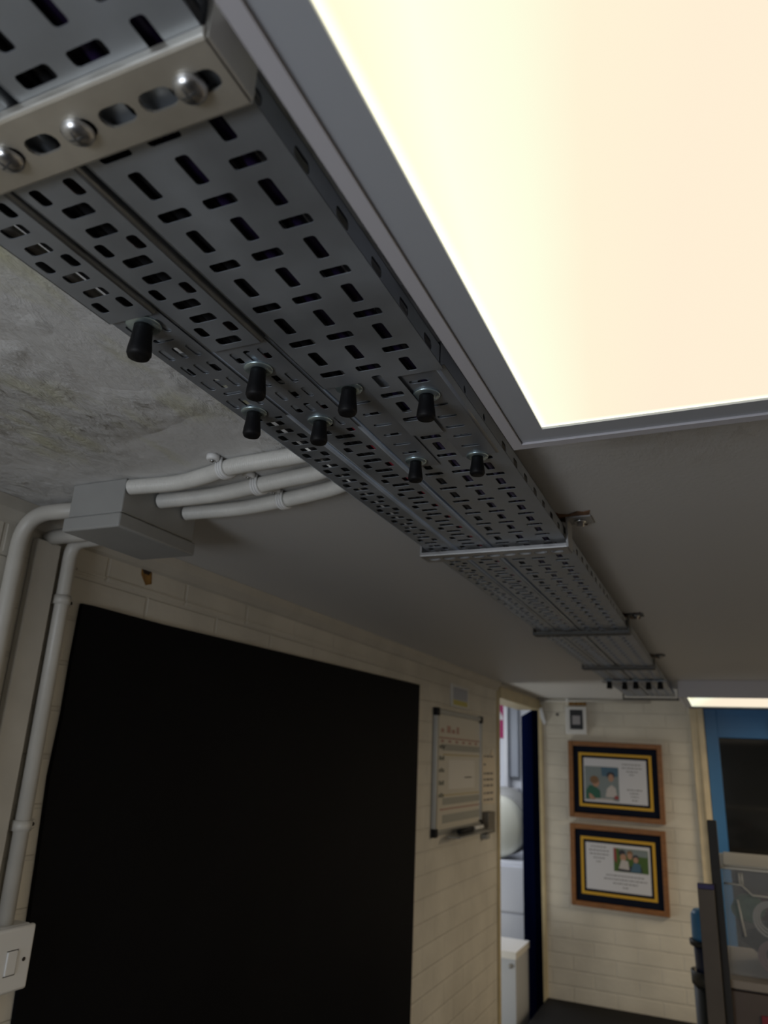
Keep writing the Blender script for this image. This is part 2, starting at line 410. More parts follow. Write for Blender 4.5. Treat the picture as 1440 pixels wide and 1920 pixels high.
side_near = [(.1845, ZT+.0115, .0175, .0088, .003)]+[(y, ZT+.0115, .0175, .0088, .003) for y in (.234, .287, .339, .392, .443, .495)]
side_near = sorted([(y, ZT+.0115, .0175, .0088, .003) for y in (-.10, -.047, .006, .06, .1125, .1845, .2355, .287, .339, .392, .443, .495)])
tray_wide('wide three-row near tray length under the hanging strap, right side', -.307, -.194,
          [(-.3048, -.2675, -.2848, .2879), (-.2675, -.23275, -.2502, .2875), (-.23275, -.194+RB, -.2158, .2661)], YT0, .5235, ZT, .0533,
          tongue=(-.2675, -.23275, .645), sideslots=side_near)
# far lengths, one sheet thickness higher, reaching almost to the back wall
ZF = ZT+.0046; YE = 3.90
tray_narrow('t', 'narrow perforated tray length at far left running away to the back wall', -.4185, -.3695, -.3943, .0118, .592, .0514, .3715, YE, .0195, ZF, .0125, G)
tray_narrow('t', 'middle far tray length running away between the other two', -.3665, -.3125, -.3392, .0138, .6431, .0514, .436, YE, .0215, ZF, .014, G)
sf = [(.594, ZF+.0115, .006, .0075, .0028), (.658, ZF+.0115, .006, .0075, .0028)]
y = .7356
while y < YE-.03: sf.append((y, ZF+.0115, .0175, .0088, .003)); y += .0514
tray_wide('wide three-row far tray length running away on the right side', -.307, -.194,
          [(-.3048, -.2695, -.2868, .7145), (-.2695, -.23575, -.2535, .6635), (-.23575, -.194+RB, -.2180, .735)], .526, YE, ZF+.0003, .0514, sideslots=sf)
# joining plates
def plate(label, x0, x1, y0, y1, rows, z, fl=None):
    mb = MB(); sheet(mb, rows, x0, x1, y0, y1, z)
    if fl: flange(mb, x1+RB, 1, y0, y1, z, RB+.0004, .021)
    o = mb.build('joining_plate', GALV2); return tag(o, label, 'joining plate', 'joining plates')
def l3(yc, x0, x1, xs, l_=.0185, wd=.0066, dx=(0, .003, 0)):
    b = [x0]+[(xs[i]+xs[i+1])/2 for i in range(len(xs)-1)]+[x1]
    return (yc-l_/2-.0015, yc+l_/2+.0015, [(b[i], b[i+1], (xs[i], yc, wd, l_, .003)) for i in range(len(xs))])
def t1(yc, x0, x1, xc, w_=.020, l_=.0062): return (yc-.006, yc+.006, [(x0, x1, (xc, yc, w_, l_, .003))])
xs = [-.4085, -.3945, -.3805]; a, b = -.4178, -.3705
plate('short slotted joining plate under the left tray, one capped bolt at each end', a, b, .3712, .5648, [l3(.3905, a, b, xs), t1(.4085, a, b, -.3945), l3(.430, a, b, xs), l3(.459, a, b, xs), l3(.488, a, b, xs), t1(.507, a, b, -.3945), l3(.528, a, b, xs), t1(.551, a, b, -.3945)], ZT+.0032)
xs = [-.3535, -.3395, -.3255]; a, b = -.3658, -.3132
plate('short slotted joining plate under the middle tray with two capped bolts', a, b, .4347, .612, [l3(.455, a, b, xs), l3(.499, a, b, xs), l3(.528, a, b, xs), l3(.557, a, b, xs), l3(.594, a, b, xs)], ZT+.0032)
a, b = -.3062, -.2682
plate('left-hand strip joining plate of the wide tray with cross slots', a, b, .5242, .735, [t1(y, a, b, -.2878) for y in (.5643, .5905, .6163, .6419, .6673, .6926)], ZT+.0032)
a, b = -.2372, -.199
plate('right-hand angled joining plate of the wide tray beside the ceiling light', a, b, .5242, .722, [t1(y, a, b, -.2195) for y in (.5432, .592, .618, .6427, .6664, .6932)], ZT+.0032, True)

# capped bolts under the joins
def capped(label, x, y, L_=.0285, s=1.0, z=None):
    t = thing('capped_bolt', label, 'bolt', 'capped bolts under the tray joins', (x, y, z or ZT+.0028))
    MB().lathe([(.0048, .004), (.0126*s, .0005), (.0129*s, -.0008), (.0122*s, -.0017), (.006, -.0018)], (0, 0, 0), 'z', 32).build('washer', WASH, t)
    MB().lathe([(.0068*s, -.0016), (.0069*s, -.006), (.0078*s, -L_*.55), (.0085*s, -L_*.72), (.0088*s, -L_*.90), (.0076*s, -L_), (.003, -L_)], (0, 0, 0), 'z', 28).build('rubber_cap', BLACK, t)
    return t
capped('large capped bolt at the near end of the left tray join', -.3933, .3835, .0295, 1.1)
capped('capped bolt at the near end of the middle tray join', -.3445, .4745, .0285, 1.0)
capped('capped bolt at the far end of the left tray join, over the white conduits', -.3972, .5475, .0265, 1.0)
capped('capped bolt at the far end of the middle tray join', -.3440, .587, .0245, 1.0)
capped('capped bolt at the near left corner of the wide tray join', -.2848, .533, .0265, 1.0)
capped('capped bolt at the near right corner of the wide tray join', -.2222, .568, .025, 1.0)
capped('capped bolt at the far left corner of the wide tray join', -.2905, .7155, .0245, .95)
capped('capped bolt at the far right corner of the wide tray join', -.2205, .7225, .0225, .95)
for i, (x, y, wd) in enumerate([(-.395, 3.10, 'first'), (-.340, 3.13, 'second'), (-.295, 3.10, 'third'), (-.250, 3.13, 'fourth'), (-.205, 3.11, 'last')]):
    capped('%s from left in the row of blurred black bolt caps near the back wall' % wd, x, y, .034, 1.3)
o = tag(MB().box((-.425, 3.09, ZT-.003), (-.18, 3.16, ZT-.0005)).build('joining_plate', GALV2), 'distant cross joining plate carrying five black caps', 'joining plate', 'joining plates')
mbx = MB().box((-.43, 3.84, 2.098), (-.175, 3.875, 2.105)); mbx.box((-.43, 3.84, 2.105), (-.426, 3.875, ZC-.001)); mbx.box((-.179, 3.84, 2.105), (-.175, 3.875, ZC-.001))
tag(mbx.build('end_bracket', mat('dark_bracket', (.05, .05, .05), .6)), 'dark end bracket past the last tray length by the back wall', 'bracket')

# cables lying in the trays, seen through the slots
CP = mat('purple_cable', (.026, .014, .06), .45); CK = mat('black_cable', (.012, .012, .014), .6); CR = mat('red_cable', (.35, .005, .03), .4)
CW = mat('grey_cable', (.45, .44, .42), .5)
def cable(x, m, label, y0=-.14, y1=3.86, r=.0042, wob=.002, z=None):
    pts = []; n = 90; ph = random.random()*6
    for i in range(n+1):
        yy = y0+(y1-y0)*i/n
        pts.append((x+wob*math.sin(yy*7+ph)+wob*.5*math.sin(yy*19+ph), yy, (z or ZT+.0049+TH+r+.0008)+.0006*math.sin(yy*11+ph)))
    tag(MB().tube(pts, r, 8).build('cable', m), label, 'cable', 'cables in the trays')
for i, x in enumerate([-.297, -.2885, -.279, -.270, -.2615, -.2535, -.245, -.2365, -.228, -.2195, -.2105, -.2025]):
    pur = i in (5, 9)
    cable(x, CP if pur else CK, ('purple cable' if pur else 'black cable')+' inside the wide tray, ' + ('glimpsed through its slots'), wob=.0018)
for i, x in enumerate([-.3605, -.351, -.3425, -.334]): cable(x, CK, 'black cable inside the middle tray, glimpsed through its slots', wob=.0012)
cable(-.3235, CR, 'red cable along the right side of the middle tray, seen through slots', wob=.0012)
cable(-.3845, CK, 'black cable inside the left narrow tray, glimpsed through its slots', wob=.0015)
cable(-.3945, CK, 'black cable inside the left narrow tray, glimpsed through its slots', wob=.0015)
cable(-.4065, CW, 'pale grey cable inside the left tray, seen through slots near the viewer', y1=.40, wob=.0035, r=.0038)

# ================================================================ HANGING BRACKETS
def bracket(label, y0, y1, xl, xr, slotx, screws=(), metal=STRAP, zb=2.1055, sw=.0215, sl=.0122, foot=True):
    t = thing('hanging_bracket', label, 'bracket', 'slotted hanging brackets')
    yc = (y0+y1)/2; mb = MB(); th = .0018
    xs_ = sorted(slotx); cur = xl
    mm = MB()
    rows = []
    # slots run along x here: reuse sheet() column by column
    for x in xs_:
        xa, xb = x-sw/2-.0012, x+sw/2+.0012
        if xa < xl or xb > xr: continue
        if xa > cur: slot_cell(mm, cur, xa, y0+.002, y1-.002, None, zb, zb+th)
        slot_cell(mm, xa, xb, y0+.002, y1-.002, (x, yc, sw, sl, sl/2-.0003), zb, zb+th); cur = xb
    slot_cell(mm, cur, xr, y0+.002, y1-.002, None, zb, zb+th)
    # rolled long edges
    for yy, sg in ((y0, -1), (y1, 1)):
        prof = [(yy-sg*.002, zb), (yy-sg*.0005, zb+.0006), (yy, zb+.002), (yy, zb+.0066), (yy-sg*.0015, zb+.0066), (yy-sg*.0015, zb+.0022), (yy-sg*.002, zb+th)]
        mm.prism(prof, (xl, xr), 'x', False)
    mm.build('slotted_strap', metal, t)
    if foot:
        ma = MB().box((xr-.001, y0+.002, zb+.001), (xr+.002, y1-.002, ZC-.001)); ma.box((xr+.002, y0+.002, ZC-.0035), (xr+.036, y1-.002, ZC-.001))
        ma.build('hanger_arm', metal, t)
        ma = MB().box((xl-.002, y0+.002, zb+.001), (xl+.001, y1-.002, ZC-.001)); ma.box((xl-.024, y0+.002, ZC-.0035), (xl-.002, y1-.002, ZC-.001))
        ma.build('hanger_arm', metal, t)
        MB().lathe([(.009, 0), (.009, -.003), (.006, -.0032), (.0055, -.009), (.002, -.0095)], (xr+.018, yc, ZC-.0036), 'z', 8).build('fixing_bolt', SCREW, t)
    for x in screws:
        s = MB(); R = .0088
        prof = [(R, 0), (R, -.001), (R*.92, -.0028), (R*.7, -.0046), (R*.4, -.0056), (.0005, -.006)]
        s.lathe(prof, (x, yc, zb-.0001), 'z', 28).build('screw', SCREW, t)
        # raised ridges reading as the cross drive
        sc = t.children[-1]
        a0 = random.random()*1.5; c = MB().use(mat('drive_recess', (.12, .12, .12), .5, .6))
        for k in range(2):
            a = a0+k*PI/2; d = Vector((math.cos(a), math.sin(a))); e = Vector((-math.sin(a), math.cos(a)))*.00065; o_ = Vector((x, yc))
            for q in (-1, 1):
                st = [(.0, -.0063), (.0022, -.0062), (.0046, -.0053)]
                for (r0_, h0_), (r1_, h1_) in zip(st, st[1:]):
                    P_ = [o_+d*q*r0_+e, o_+d*q*r0_-e, o_+d*q*r1_-e, o_+d*q*r1_+e]; H_ = [h0_, h0_, h1_, h1_]
                    lo = [c.v((p_.x, p_.y, zb+h_-.0001)) for p_, h_ in zip(P_, H_)]; hi = [c.v((p_.x, p_.y, zb+h_+.0008)) for p_, h_ in zip(P_, H_)]
                    c.f(lo); c.f(hi[::-1])
                    for i_ in range(4): c.f([lo[i_], lo[(i_+1) % 4], hi[(i_+1) % 4], hi[i_]])
        c.build('cross_recess', None, sc)
    return t
p1 = .02645
bracket('nearest broad slotted strap with three round-head screws, top left', .1895, .2305, -.425, -.1885, [-.2045-p1*k for k in range(9)], [-.211, -.2842, -.3365])
pb = .0250
SHADED = mat('shaded_strap', (.42, .42, .42), .5, .7, .35, 12); SHADED2 = mat('shaded_strap_far', (.11, .11, .105), .6, .5, .2, 12)  # same strap metal, darkened for the farther brackets: shade put into the colour
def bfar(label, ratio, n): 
    yb_ = ratio*.3055; bracket(label, yb_-.02, yb_+.021, -.425, -.1895, [-.2080-pb*k for k in range(9)], metal=(SHADED if n == 1 else SHADED2), sl=.0135)
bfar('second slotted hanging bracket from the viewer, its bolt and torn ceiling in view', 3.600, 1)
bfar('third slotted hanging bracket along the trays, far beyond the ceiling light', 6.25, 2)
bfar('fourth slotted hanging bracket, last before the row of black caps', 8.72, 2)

# ================================================================ CEILING LIGHTS
def led_mat():
    m = bpy.data.materials.new('lit_diffuser'); m.use_nodes = True
    n = m.node_tree.nodes; l = m.node_tree.links; n.remove(n['Principled BSDF'])
    em = n.new('ShaderNodeEmission'); l.new(em.outputs[0], n['Material Output'].inputs[0])
    tc = n.new('ShaderNodeTexCoord'); sp = n.new('ShaderNodeSeparateXYZ'); l.new(tc.outputs['Generated'], sp.inputs[0])
    # edge-lit: brighter rim
    def edge(o_):
        a = n.new('ShaderNodeMath'); a.operation = 'SUBTRACT'; l.new(sp.outputs[o_], a.inputs[0]); a.inputs[1].default_value = .5
        b = n.new('ShaderNodeMath'); b.operation = 'ABSOLUTE'; l.new(a.outputs[0], b.inputs[0]); return b
    mx = n.new('ShaderNodeMath'); mx.operation = 'MAXIMUM'; l.new(edge(0).outputs[0], mx.inputs[0]); l.new(edge(1).outputs[0], mx.inputs[1])
    r = n.new('ShaderNodeMapRange'); r.interpolation_type = 'SMOOTHSTEP'; r.inputs['From Min'].default_value = .484; r.inputs['From Max'].default_value = .499; l.new(mx.outputs[0], r.inputs[0])
    # moire colour bands of the glow, painted into the emission
    cr = n.new('ShaderNodeValToRGB'); e = cr.color_ramp.elements
    e[0].position = 0; e[0].color = (1.0, .95, .62, 1); e[1].position = .32; e[1].color = (1.0, .865, .67, 1)
    e2 = cr.color_ramp.elements.new(.10); e2.color = (1.02, 1.04, .84, 1)
    e3 = cr.color_ramp.elements.new(.17); e3.color = (.985, 1.0, .76, 1); e4 = cr.color_ramp.elements.new(.225); e4.color = (1.0, .90, .68, 1)
    ns = n.new('ShaderNodeTexNoise'); ns.inputs['Scale'].default_value = 2.2; l.new(tc.outputs['Generated'], ns.inputs['Vector'])
    ad = n.new('ShaderNodeMath'); ad.operation = 'MULTIPLY_ADD'; l.new(ns.outputs[0], ad.inputs[0]); ad.inputs[1].default_value = .05; 
    yk = n.new('ShaderNodeMath'); yk.operation = 'MULTIPLY_ADD'; l.new(sp.outputs[1], yk.inputs[0]); yk.inputs[1].default_value = .14; l.new(sp.outputs[0], yk.inputs[2])
    sb = n.new('ShaderNodeMath'); sb.operation = 'SUBTRACT'; l.new(yk.outputs[0], sb.inputs[0]); sb.inputs[1].default_value = .025
    l.new(sb.outputs[0], ad.inputs[2]); l.new(ad.outputs[0], cr.inputs[0])
    m2 = n.new('ShaderNodeMixRGB'); l.new(r.outputs[0], m2.inputs[0]); l.new(cr.outputs[0], m2.inputs[1]); m2.inputs[2].default_value = (1.5, 1.45, 1.1, 1)
    l.new(m2.outputs[0], em.inputs[0]); em.inputs[1].default_value = 1.0
    return m
LED = led_mat()
FR = mat('white_light_frame', (.55, .54, .58), .4); BZ = mat('grey_bezel', (.42, .44, .48), .35)
def ceiling_light(label, x0, y0, w_, l_, zb):
    t = thing('ceiling_light', label, 'ceiling light', 'square ceiling light panels')
    x1, y1 = x0+w_, y0+l_; k = .010; s = .024
    def ring(a0, b0, a1, b1, wd, za, zb_, name, m):
        r_ = MB(); r_.box((a0, b0, za), (a0+wd, b1, zb_)); r_.box((a1-wd, b0, za), (a1, b1, zb_))
        r_.box((a0+wd, b0, za), (a1-wd, b0+wd, zb_)); r_.box((a0+wd, b1-wd, za), (a1-wd, b1, zb_)); r_.build(name, m, t)
    ring(x0, y0, x1, y1, k, zb, ZC-.0005, 'outer_frame', FR)
    ring(x0+k+.0008, y0+k+.0008, x1-k-.0008, y1-k-.0008, s, zb+.002, zb+.012, 'bezel', BZ)
    d = MB().box((x0+k+s, y0+k+s, zb+.004), (x1-k-s, y1-k-s, zb+.010)); d.build('diffuser', LED, t)
    return t
ceiling_light('large lit square ceiling panel filling the upper right', -.1605, .046, .60, .60, 2.083)
ceiling_light('far lit ceiling panel seen edge-on above the blue door', -.1605, 3.497, .60, .60, 2.083)

# ================================================================ JUNCTION BOX AND CONDUITS
t = thing('junction_box', 'grey plastic junction box fixed to the ceiling by the left wall', 'junction box')
MB().box((-.843, .740, 2.104), (-.743, .900, ZC-.0005), .002).build('box_body', BOXG, t)
MB().box((-.847, .736, 2.0815), (-.740, .904, 2.103), .003).build('lid', BOXG, t)
def conduit(pts2, label, clipt):
    P = [Vector((x, y, ZC-.0118)) for x, y in pts2]
    # catmull-rom through the points
    out = []; Q = [P[0]*2-P[1]]+P+[P[-1]*2-P[-2]]
    for i in range(1, len(Q)-2):
        for k in range(60):
            s = k/60; a, b, c, d = Q[i-1], Q[i], Q[i+1], Q[i+2]
            out.append(.5*((2*b)+(c-a)*s+(2*a-5*b+4*c-d)*s*s+(3*b-a-3*c+d)*s**3))
    out.append(P[-1])
    t = thing('corrugated_conduit', label, 'conduit', 'white corrugated conduits')
    # even spacing so that the ribs are regular
    L_ = [0]
    for a, b in zip(out, out[1:]): L_.append(L_[-1]+(b-a).length)
    n = int(L_[-1]/.0011); pts = []; j = 0
    for i in range(n+1):
        d = L_[-1]*i/n
        while j < len(L_)-2 and L_[j+1] < d: j += 1
        f_ = (d-L_[j])/max(1e-9, L_[j+1]-L_[j]); pts.append(out[j].lerp(out[j+1], f_))
    MB().tube(pts, lambda i: .0112 if i % 3 else .0100, 20).build('corrugated_pipe', PVCW, t)
    i = int(clipt*n); c = pts[i]; d = (pts[i+3]-pts[i-3]).normalized(); s_ = Vector((-d.y, d.x, 0))
    mc = MB()
    for k in range(3):
        arc = [c+d*(-.0045+.0045*k)+s_*(math.cos(a)*.0125)+Vector((0, 0, -math.sin(a)*.0125)) for a in [PI*q/16 for q in range(17)]]
        arc = [arc[0]+Vector((0, 0, .0105))]+arc+[arc[-1]+Vector((0, 0, .0105))]
        mc.tube(arc, .0021, 8)
    sad = mc.build('saddle_clip', WHITE, t)
    b_ = c+s_*-.024; b_ = c - s_*.022
    MB().lathe([(.0085, 0), (.0085, -.006), (.006, -.0075)], (b_.x, b_.y, ZC-.0006), 'z', 14).build('clip_foot', WHITE, sad)
    MB().lathe([(.0035, 0), (.0035, -.0015), (.001, -.0025)], (b_.x, b_.y, ZC-.0082), 'z', 10).build('clip_screw', SCREW, sad)
conduit([(-.741, .748), (-.665, .754), (-.605, .742), (-.553, .726), (-.50, .722), (-.447, .718), (-.375, .708)], 'topmost white ribbed conduit from box, nearest the viewer', .49)
conduit([(-.741, .812), (-.644, .812), (-.555, .796), (-.50, .786), (-.453, .777), (-.375, .745)], 'middle white ribbed conduit from the junction box to the trays', .50)
conduit([(-.741, .872), (-.643, .876), (-.56, .862), (-.50, .848), (-.446, .829), (-.375, .785)], 'lowest white ribbed conduit from box, farthest from the viewer', .49)

def bend(pts, r, n=8):
    """round off polyline corners"""
    pts = [Vector(p) for p in pts]; out = [pts[0]]
    for a, b, c in zip(pts, pts[1:], pts[2:]):
        d1 = (a-b).normalized(); d2 = (c-b).normalized(); p0 = b+d1*r; p2 = b+d2*r
        for k in range(n+1):
            s = k/n; out.append(p0*(1-s)**2+b*2*s*(1-s)+p2*s*s)
    out.append(pts[-1]); return out
def pipe_clip(parent, y, z, r, x):
    t_ = MB(); xw = XL+.0005
    t_.box((xw, y-r-.017, z-.008), (xw+.003, y+r+.017, z+.008), .001)
    for s_ in (-1, 1): t_.lathe([(.008, 0), (.008, .004), (.006, .005)], (xw+.002, y+s_*(r+.014), z), 'x', 14)
    arc = []
    poly = [(x+(r+.002)*math.cos(a)-x, (r+.002)*math.sin(a)) for a in [PI*q/12-PI/2 for q in range(13)]]
    outp = [(x+(r+.0022)*math.cos(a), y+(r+.0022)*math.sin(a)) for a in [PI*q/14-PI/2 for q in range(15)]]
    outp = [(xw+.001, y-r-.0022)]+outp+[(xw+.001, y+r+.0022)]
    t_.prism(outp, (z-.0075, z+.0075), 'z', True)
    c = t_.build('pipe_clip', PVC, parent)
    for s_ in (-1, 1): MB().lathe([(.003, 0), (.003, .001), (.001, .0012)], (xw+.0072, y+s_*(r+.014), z), 'x', 10).build('clip_screw', HOLE, c)
xp = XL+.015
t = thing('conduit_pipe', 'painted pipe bending from the junction box down the wall at far left', 'pipe', 'painted wall pipes')
MB().tube(bend([(-.848, .795, 2.1365), (xp, .785, 2.1365), (xp, .786, .3)], .055, 12), .0125, 18).build('pipe', PVC, t)
t = thing('conduit_pipe', 'straight painted pipe running down the wall into the white switch', 'pipe', 'painted wall pipes')
MB().tube(bend([(-.848, .875, 2.118), (xp, .888, 2.118), (xp, .892, 1.522)], .03, 8), .0118, 18).build('pipe', PVC, t)
pipe_clip(t, .8885, 2.018, .0118, xp); pipe_clip(t, .891, 1.670, .0118, xp)
t = thing('cable_trunking', 'flat painted trunking strip between the two wall pipes', 'trunking')
MB().box((XL+.0005, .820, .2), (XL+.014, .869, 2.108), .003).build('trunking_body', PVC, t)
MB().tube([(-.848, .845, 2.116), (XL+.004, .848, 2.116)], .0125, 16).build('stub_pipe', PVC, t)

# switch at the bottom left
t = thing('light_switch', 'white raised wall switch with one rocker below the pipe, bottom left', 'switch')
y0s, y1s, z0s, z1s = .842, .9285, 1.449, 1.535
c = onx(70, 1745, XL+.04)
MB().box((XL+.0006, y0s+.003, z0s+.003), (XL+.031, y1s-.003, z1s+.0), .003).build('back_box', WHITE, t)
MB().box((XL+.0315, y0s, z0s), (XL+.041, y1s, z1s), .0046).build('front_plate', WHITE, t)
MB().box((XL+.0405, .882, 1.4735), (XL+.0435, .9000, 1.5045), .0015).build('rocker', WHITE, t)
mb = MB().box((XL+.0409, .8815, 1.4722), (XL+.0415, .9012, 1.4735)); mb.box((XL+.0409, .9000, 1.4722), (XL+.0415, .9012, 1.5055)); mb.box((XL+.0409, .8815, 1.5045), (XL+.0415, .9012, 1.5055))
mb.build('rocker_gap', mat('shadow_gap', (.06, .055, .05), .8), t)
MB().lathe([(.0028, 0), (.0028, .0006), (.001, .0006)], (XL+.0412, .9135, 1.490), 'x', 12).build('screw', HOLE, t)

# ================================================================ THINGS ON THE LEFT WALL
# large black board, its left edge slightly uneven
bb = [(onx(px, py, XL).y, onx(px, py, XL).z) for px, py in [(152, 1133), (172, 1137), (300, 1171), (783, 1284), (765, 1920)]]
pts = [(bb[0][0]-.004, bb[0][1])]+bb[1:4]+[(bb[3][0]+.002, 1.2), (bb[3][0], .9), (.955, .9), (.948, 1.4), (.940, 1.62), (.934, 1.74), (.939, 1.84), (.938, 1.93)]
mb = MB(); mb.prism(pts, (XL+.001, XL+.009), 'x')
tag(mb.build('black_board', mat('matt_black_board', (.0022, .0022, .0032), .7, 0, .3, 3, .1, 8, spec=.12)), 'large plain matt black board covering the left wall', 'board')
# fixing scuffs on the board are omitted; whiteboard
def wl(px, py): q = onx(px, py, XL); return q.y, q.z
t = thing('whiteboard', 'small whiteboard planner with aluminium frame and pen tray on left wall', 'whiteboard')
wy0, wy1, wz0, wz1 = 2.735, 3.335, 1.517, 1.970
ALU = mat('aluminium', (.42, .42, .40), .4, .8)
MB().box((XL+.002, wy0+.01, wz0+.01), (XL+.010, wy1-.01, wz1-.01)).build('writing_surface', mat('whiteboard_enamel', (.60, .57, .50), .3), t)
mb = MB(); mb.box((XL+.001, wy0, wz0), (XL+.018, wy0+.022, wz1), .002); mb.box((XL+.001, wy1-.018, wz0), (XL+.018, wy1, wz1), .002)
mb.box((XL+.001, wy0+.022, wz1-.018), (XL+.018, wy1-.018, wz1), .002); mb.box((XL+.001, wy0+.022, wz0), (XL+.018, wy1-.018, wz0+.018), .002); mb.build('frame', ALU, t)
for yy in (wy0-.003, wy1-.026):
    for zz in (wz0-.004, wz1-.026): MB().box((XL+.001, yy, zz), (XL+.021, yy+.029, zz+.03), .004).build('corner_cap', BLACK, t)
MB().box((XL+.018, 2.86, wz0-.012), (XL+.075, 3.30, wz0-.006), .002).build('pen_tray', ALU, t)
mk = MB(); sx = XL+.0104
def mark(y0_, y1_, z0_, z1_, m): mk.use(m); mk.box((sx-.0002, y0_, z0_), (sx+.0003, y1_, z1_))
MR = mat('faded_red_marker', (.42, .26, .22), .6); MG = mat('green_grey_marker', (.13, .14, .12), .6); MY = mat('yellow_line', (.50, .42, .24), .6); MGY = mat('grey_band', (.34, .34, .31), .6); MW = mat('white_note_area', (.70, .68, .64), .5)
for i, (a, b) in enumerate(((2.80, .035), (2.87, .045), (2.93, .04), (2.99, .03))): mark(a, a+b, 1.885, 1.90+.012*(i % 2), MR)
mark(2.77, 3.31, 1.862, 1.868, MR)
for i in range(6): mark(2.80+i*.088, 2.835+i*.088, 1.848, 1.858, MR)
mark(2.82, 3.31, 1.818, 1.842, MGY); mark(2.83, 3.31, 1.800, 1.806, MY)
mark(2.90, 3.24, 1.675, 1.785, MW)
for i, z_ in enumerate((1.825, 1.782, 1.738, 1.692, 1.648)):
    for k in range(3): mark(2.785+k*.021, 2.800+k*.021, z_, z_+.012+.004*((i+k) % 2), MG)
mark(3.10, 3.20, 1.715, 1.719, MG)
mark(2.83, 3.31, 1.652, 1.657, MY); mark(2.83, 3.31, 1.620, 1.645, MGY); mark(2.80, 3.31, 1.602, 1.608, MR); mark(2.83, 3.31, 1.555, 1.585, MGY)
mk.build('planner_markings', None, t)
pn = MB(); pn.tube([(XL+.045, 2.93, wz0+.006), (XL+.045, 3.10, wz0+.006)], .010, 12)
tag(pn.build('board_eraser', BLACK), 'black board marker lying left on the whiteboard pen tray', 'marker pen')
pn = MB(); pn.tube([(XL+.042, 3.13, wz0+.005), (XL+.042, 3.25, wz0+.005)], .008, 12)
tag(pn.build('marker_pen', WHITE), 'pale marker pen lying right on the whiteboard pen tray', 'marker pen')
# card above the whiteboard
a = wl(845, 1281); b = wl(876, 1330)
t = thing('wall_card', 'small white card with a yellow foot, above the whiteboard', 'card')
MB().box((XL+.001, a[0], b[1]-.002), (XL+.006, b[0], a[1])).build('card', mat('card_white', (.62, .62, .6), .4), t)
MB().box((XL+.0062, a[0]+.02, b[1]+.028), (XL+.0072, b[0]-.02, a[1]-.012)).build('printed_panel', mat('card_grey', (.36, .38, .45), .5), t)
MB().box((XL+.0062, a[0]+.02, b[1]+.006), (XL+.0072, b[0]-.02, b[1]+.026)).build('yellow_foot', mat('card_yellow', (.5, .45, .1), .5), t)
# paper note by the door
a = wl(903, 1412); b = wl(929, 1504)
t = thing('paper_note', 'cream paper note with lines of writing beside the door frame', 'paper')
NP = mat('note_paper', (.70, .62, .50), .7)
MB().prism([(a[0], b[1]+.005), (b[0]-.02, b[1]-.006), (b[0]-.012, a[1]-.02), (a[0]+.16, a[1]+.022), (a[0]+.13, a[1]-.01), (a[0], a[1]-.005)], (XL+.001, XL+.004), 'x').build('sheet', NP, t)
for i, z_ in enumerate((.965, .80, .62, .5, .38, .23, .10)):
    mk = MB(); zz = b[1]+(a[1]-b[1])*z_-.01; yy = a[0]+.02
    for k in range(4 if i != 1 else 1):
        wd = .03+.012*((i*3+k*2) % 3)
        if yy+wd < b[0]-.03: mk.box((XL+.0041, yy, zz), (XL+.0046, yy+wd, zz+.009))
        yy += wd+.012
    mk.build('writing_line', mat('note_ink', (.2, .18, .17), .8), t)
a = wl(898, 1523); b = wl(918, 1563)
t = thing('wall_sensor', 'small grey-brown box on the wall right of the whiteboard', 'box')
MB().box((XL+.001, a[0]+.03, b[1]+.01), (XL+.035, b[0]-.03, a[1]), .004).build('casing', mat('grey_brown_plastic', (.16, .145, .12), .5), t)
MB().box((XL+.001, a[0]+.025, b[1]-.012), (XL+.03, a[0]+.075, b[1]+.009), .004).build('lower_lug', mat('dull_grey_plastic', (.3, .3, .28), .5), t)

# ================================================================ SIDE DOORWAY: NAVY DOOR AND THE ROOM BEHIND
dn = struct(bpy.data.objects.new('door_1', None)); C.objects.link(dn); dn.location = (-1.008, 4.585, 0)
dn.rotation_euler = (0, 0, math.radians(18.5))
MB().box((-.04, 0, .01), (0, .76, 2.085), .002).build('door_leaf', mat('navy_paint', (.0008, .002, .010), .9, spec=0.0), dn)
t = thing('cupboard', 'low white cupboard with white worktop just inside the side doorway', 'cupboard')
MB().box((-1.60, 4.30, .80), (-1.088, 4.61, .835), .003).build('worktop', mat('white_worktop', (.85, .83, .78), .35), t)
MB().box((-1.59, 4.315, .02), (-1.094, 4.605, .799), .002).build('carcass', mat('white_laminate', (.55, .57, .60), .4), t)
MB().lathe([(.011, 0), (.011, -.006), (.005, -.008)], (-1.125, 4.314, .765), 'y', 14).build('knob', BOXG, t)
t = thing('drawer_unit', 'tall white drawer unit behind the cupboard in the side room', 'drawers')
MB().box((-2.1, 5.34, .02), (-1.262, 5.85, 1.135), .003).build('carcass', mat('white_enamel', (.74, .76, .82), .3), t)
for z0_, z1_ in ((.84, 1.11), (.55, .825), (.26, .535)): MB().box((-2.08, 5.322, z0_), (-1.268, 5.339, z1_), .002).build('drawer_front', MATS['white_enamel'], t)
t = thing('round_drum', 'rounded cream drum standing on the white drawer unit', 'drum')
ctr = ony(925, 1572, 5.42)
MB().lathe([(.03, -.04), (.17, -.03), (.205, 0), (.205, .11), (.17, .13), (.03, .135)], (ctr.x, 5.45, 1.137+.206), 'y', 40).build('drum_body', mat('cream_enamel', (.62, .62, .53), .4), t)
MB().lathe([(.10, 0), (.23, .005), (.232, .05), (.10, .055)], (ctr.x+.012, 5.64, 1.137+.2325), 'y', 40).build('back_rim', mat('dull_grey', (.25, .25, .24), .5), t)
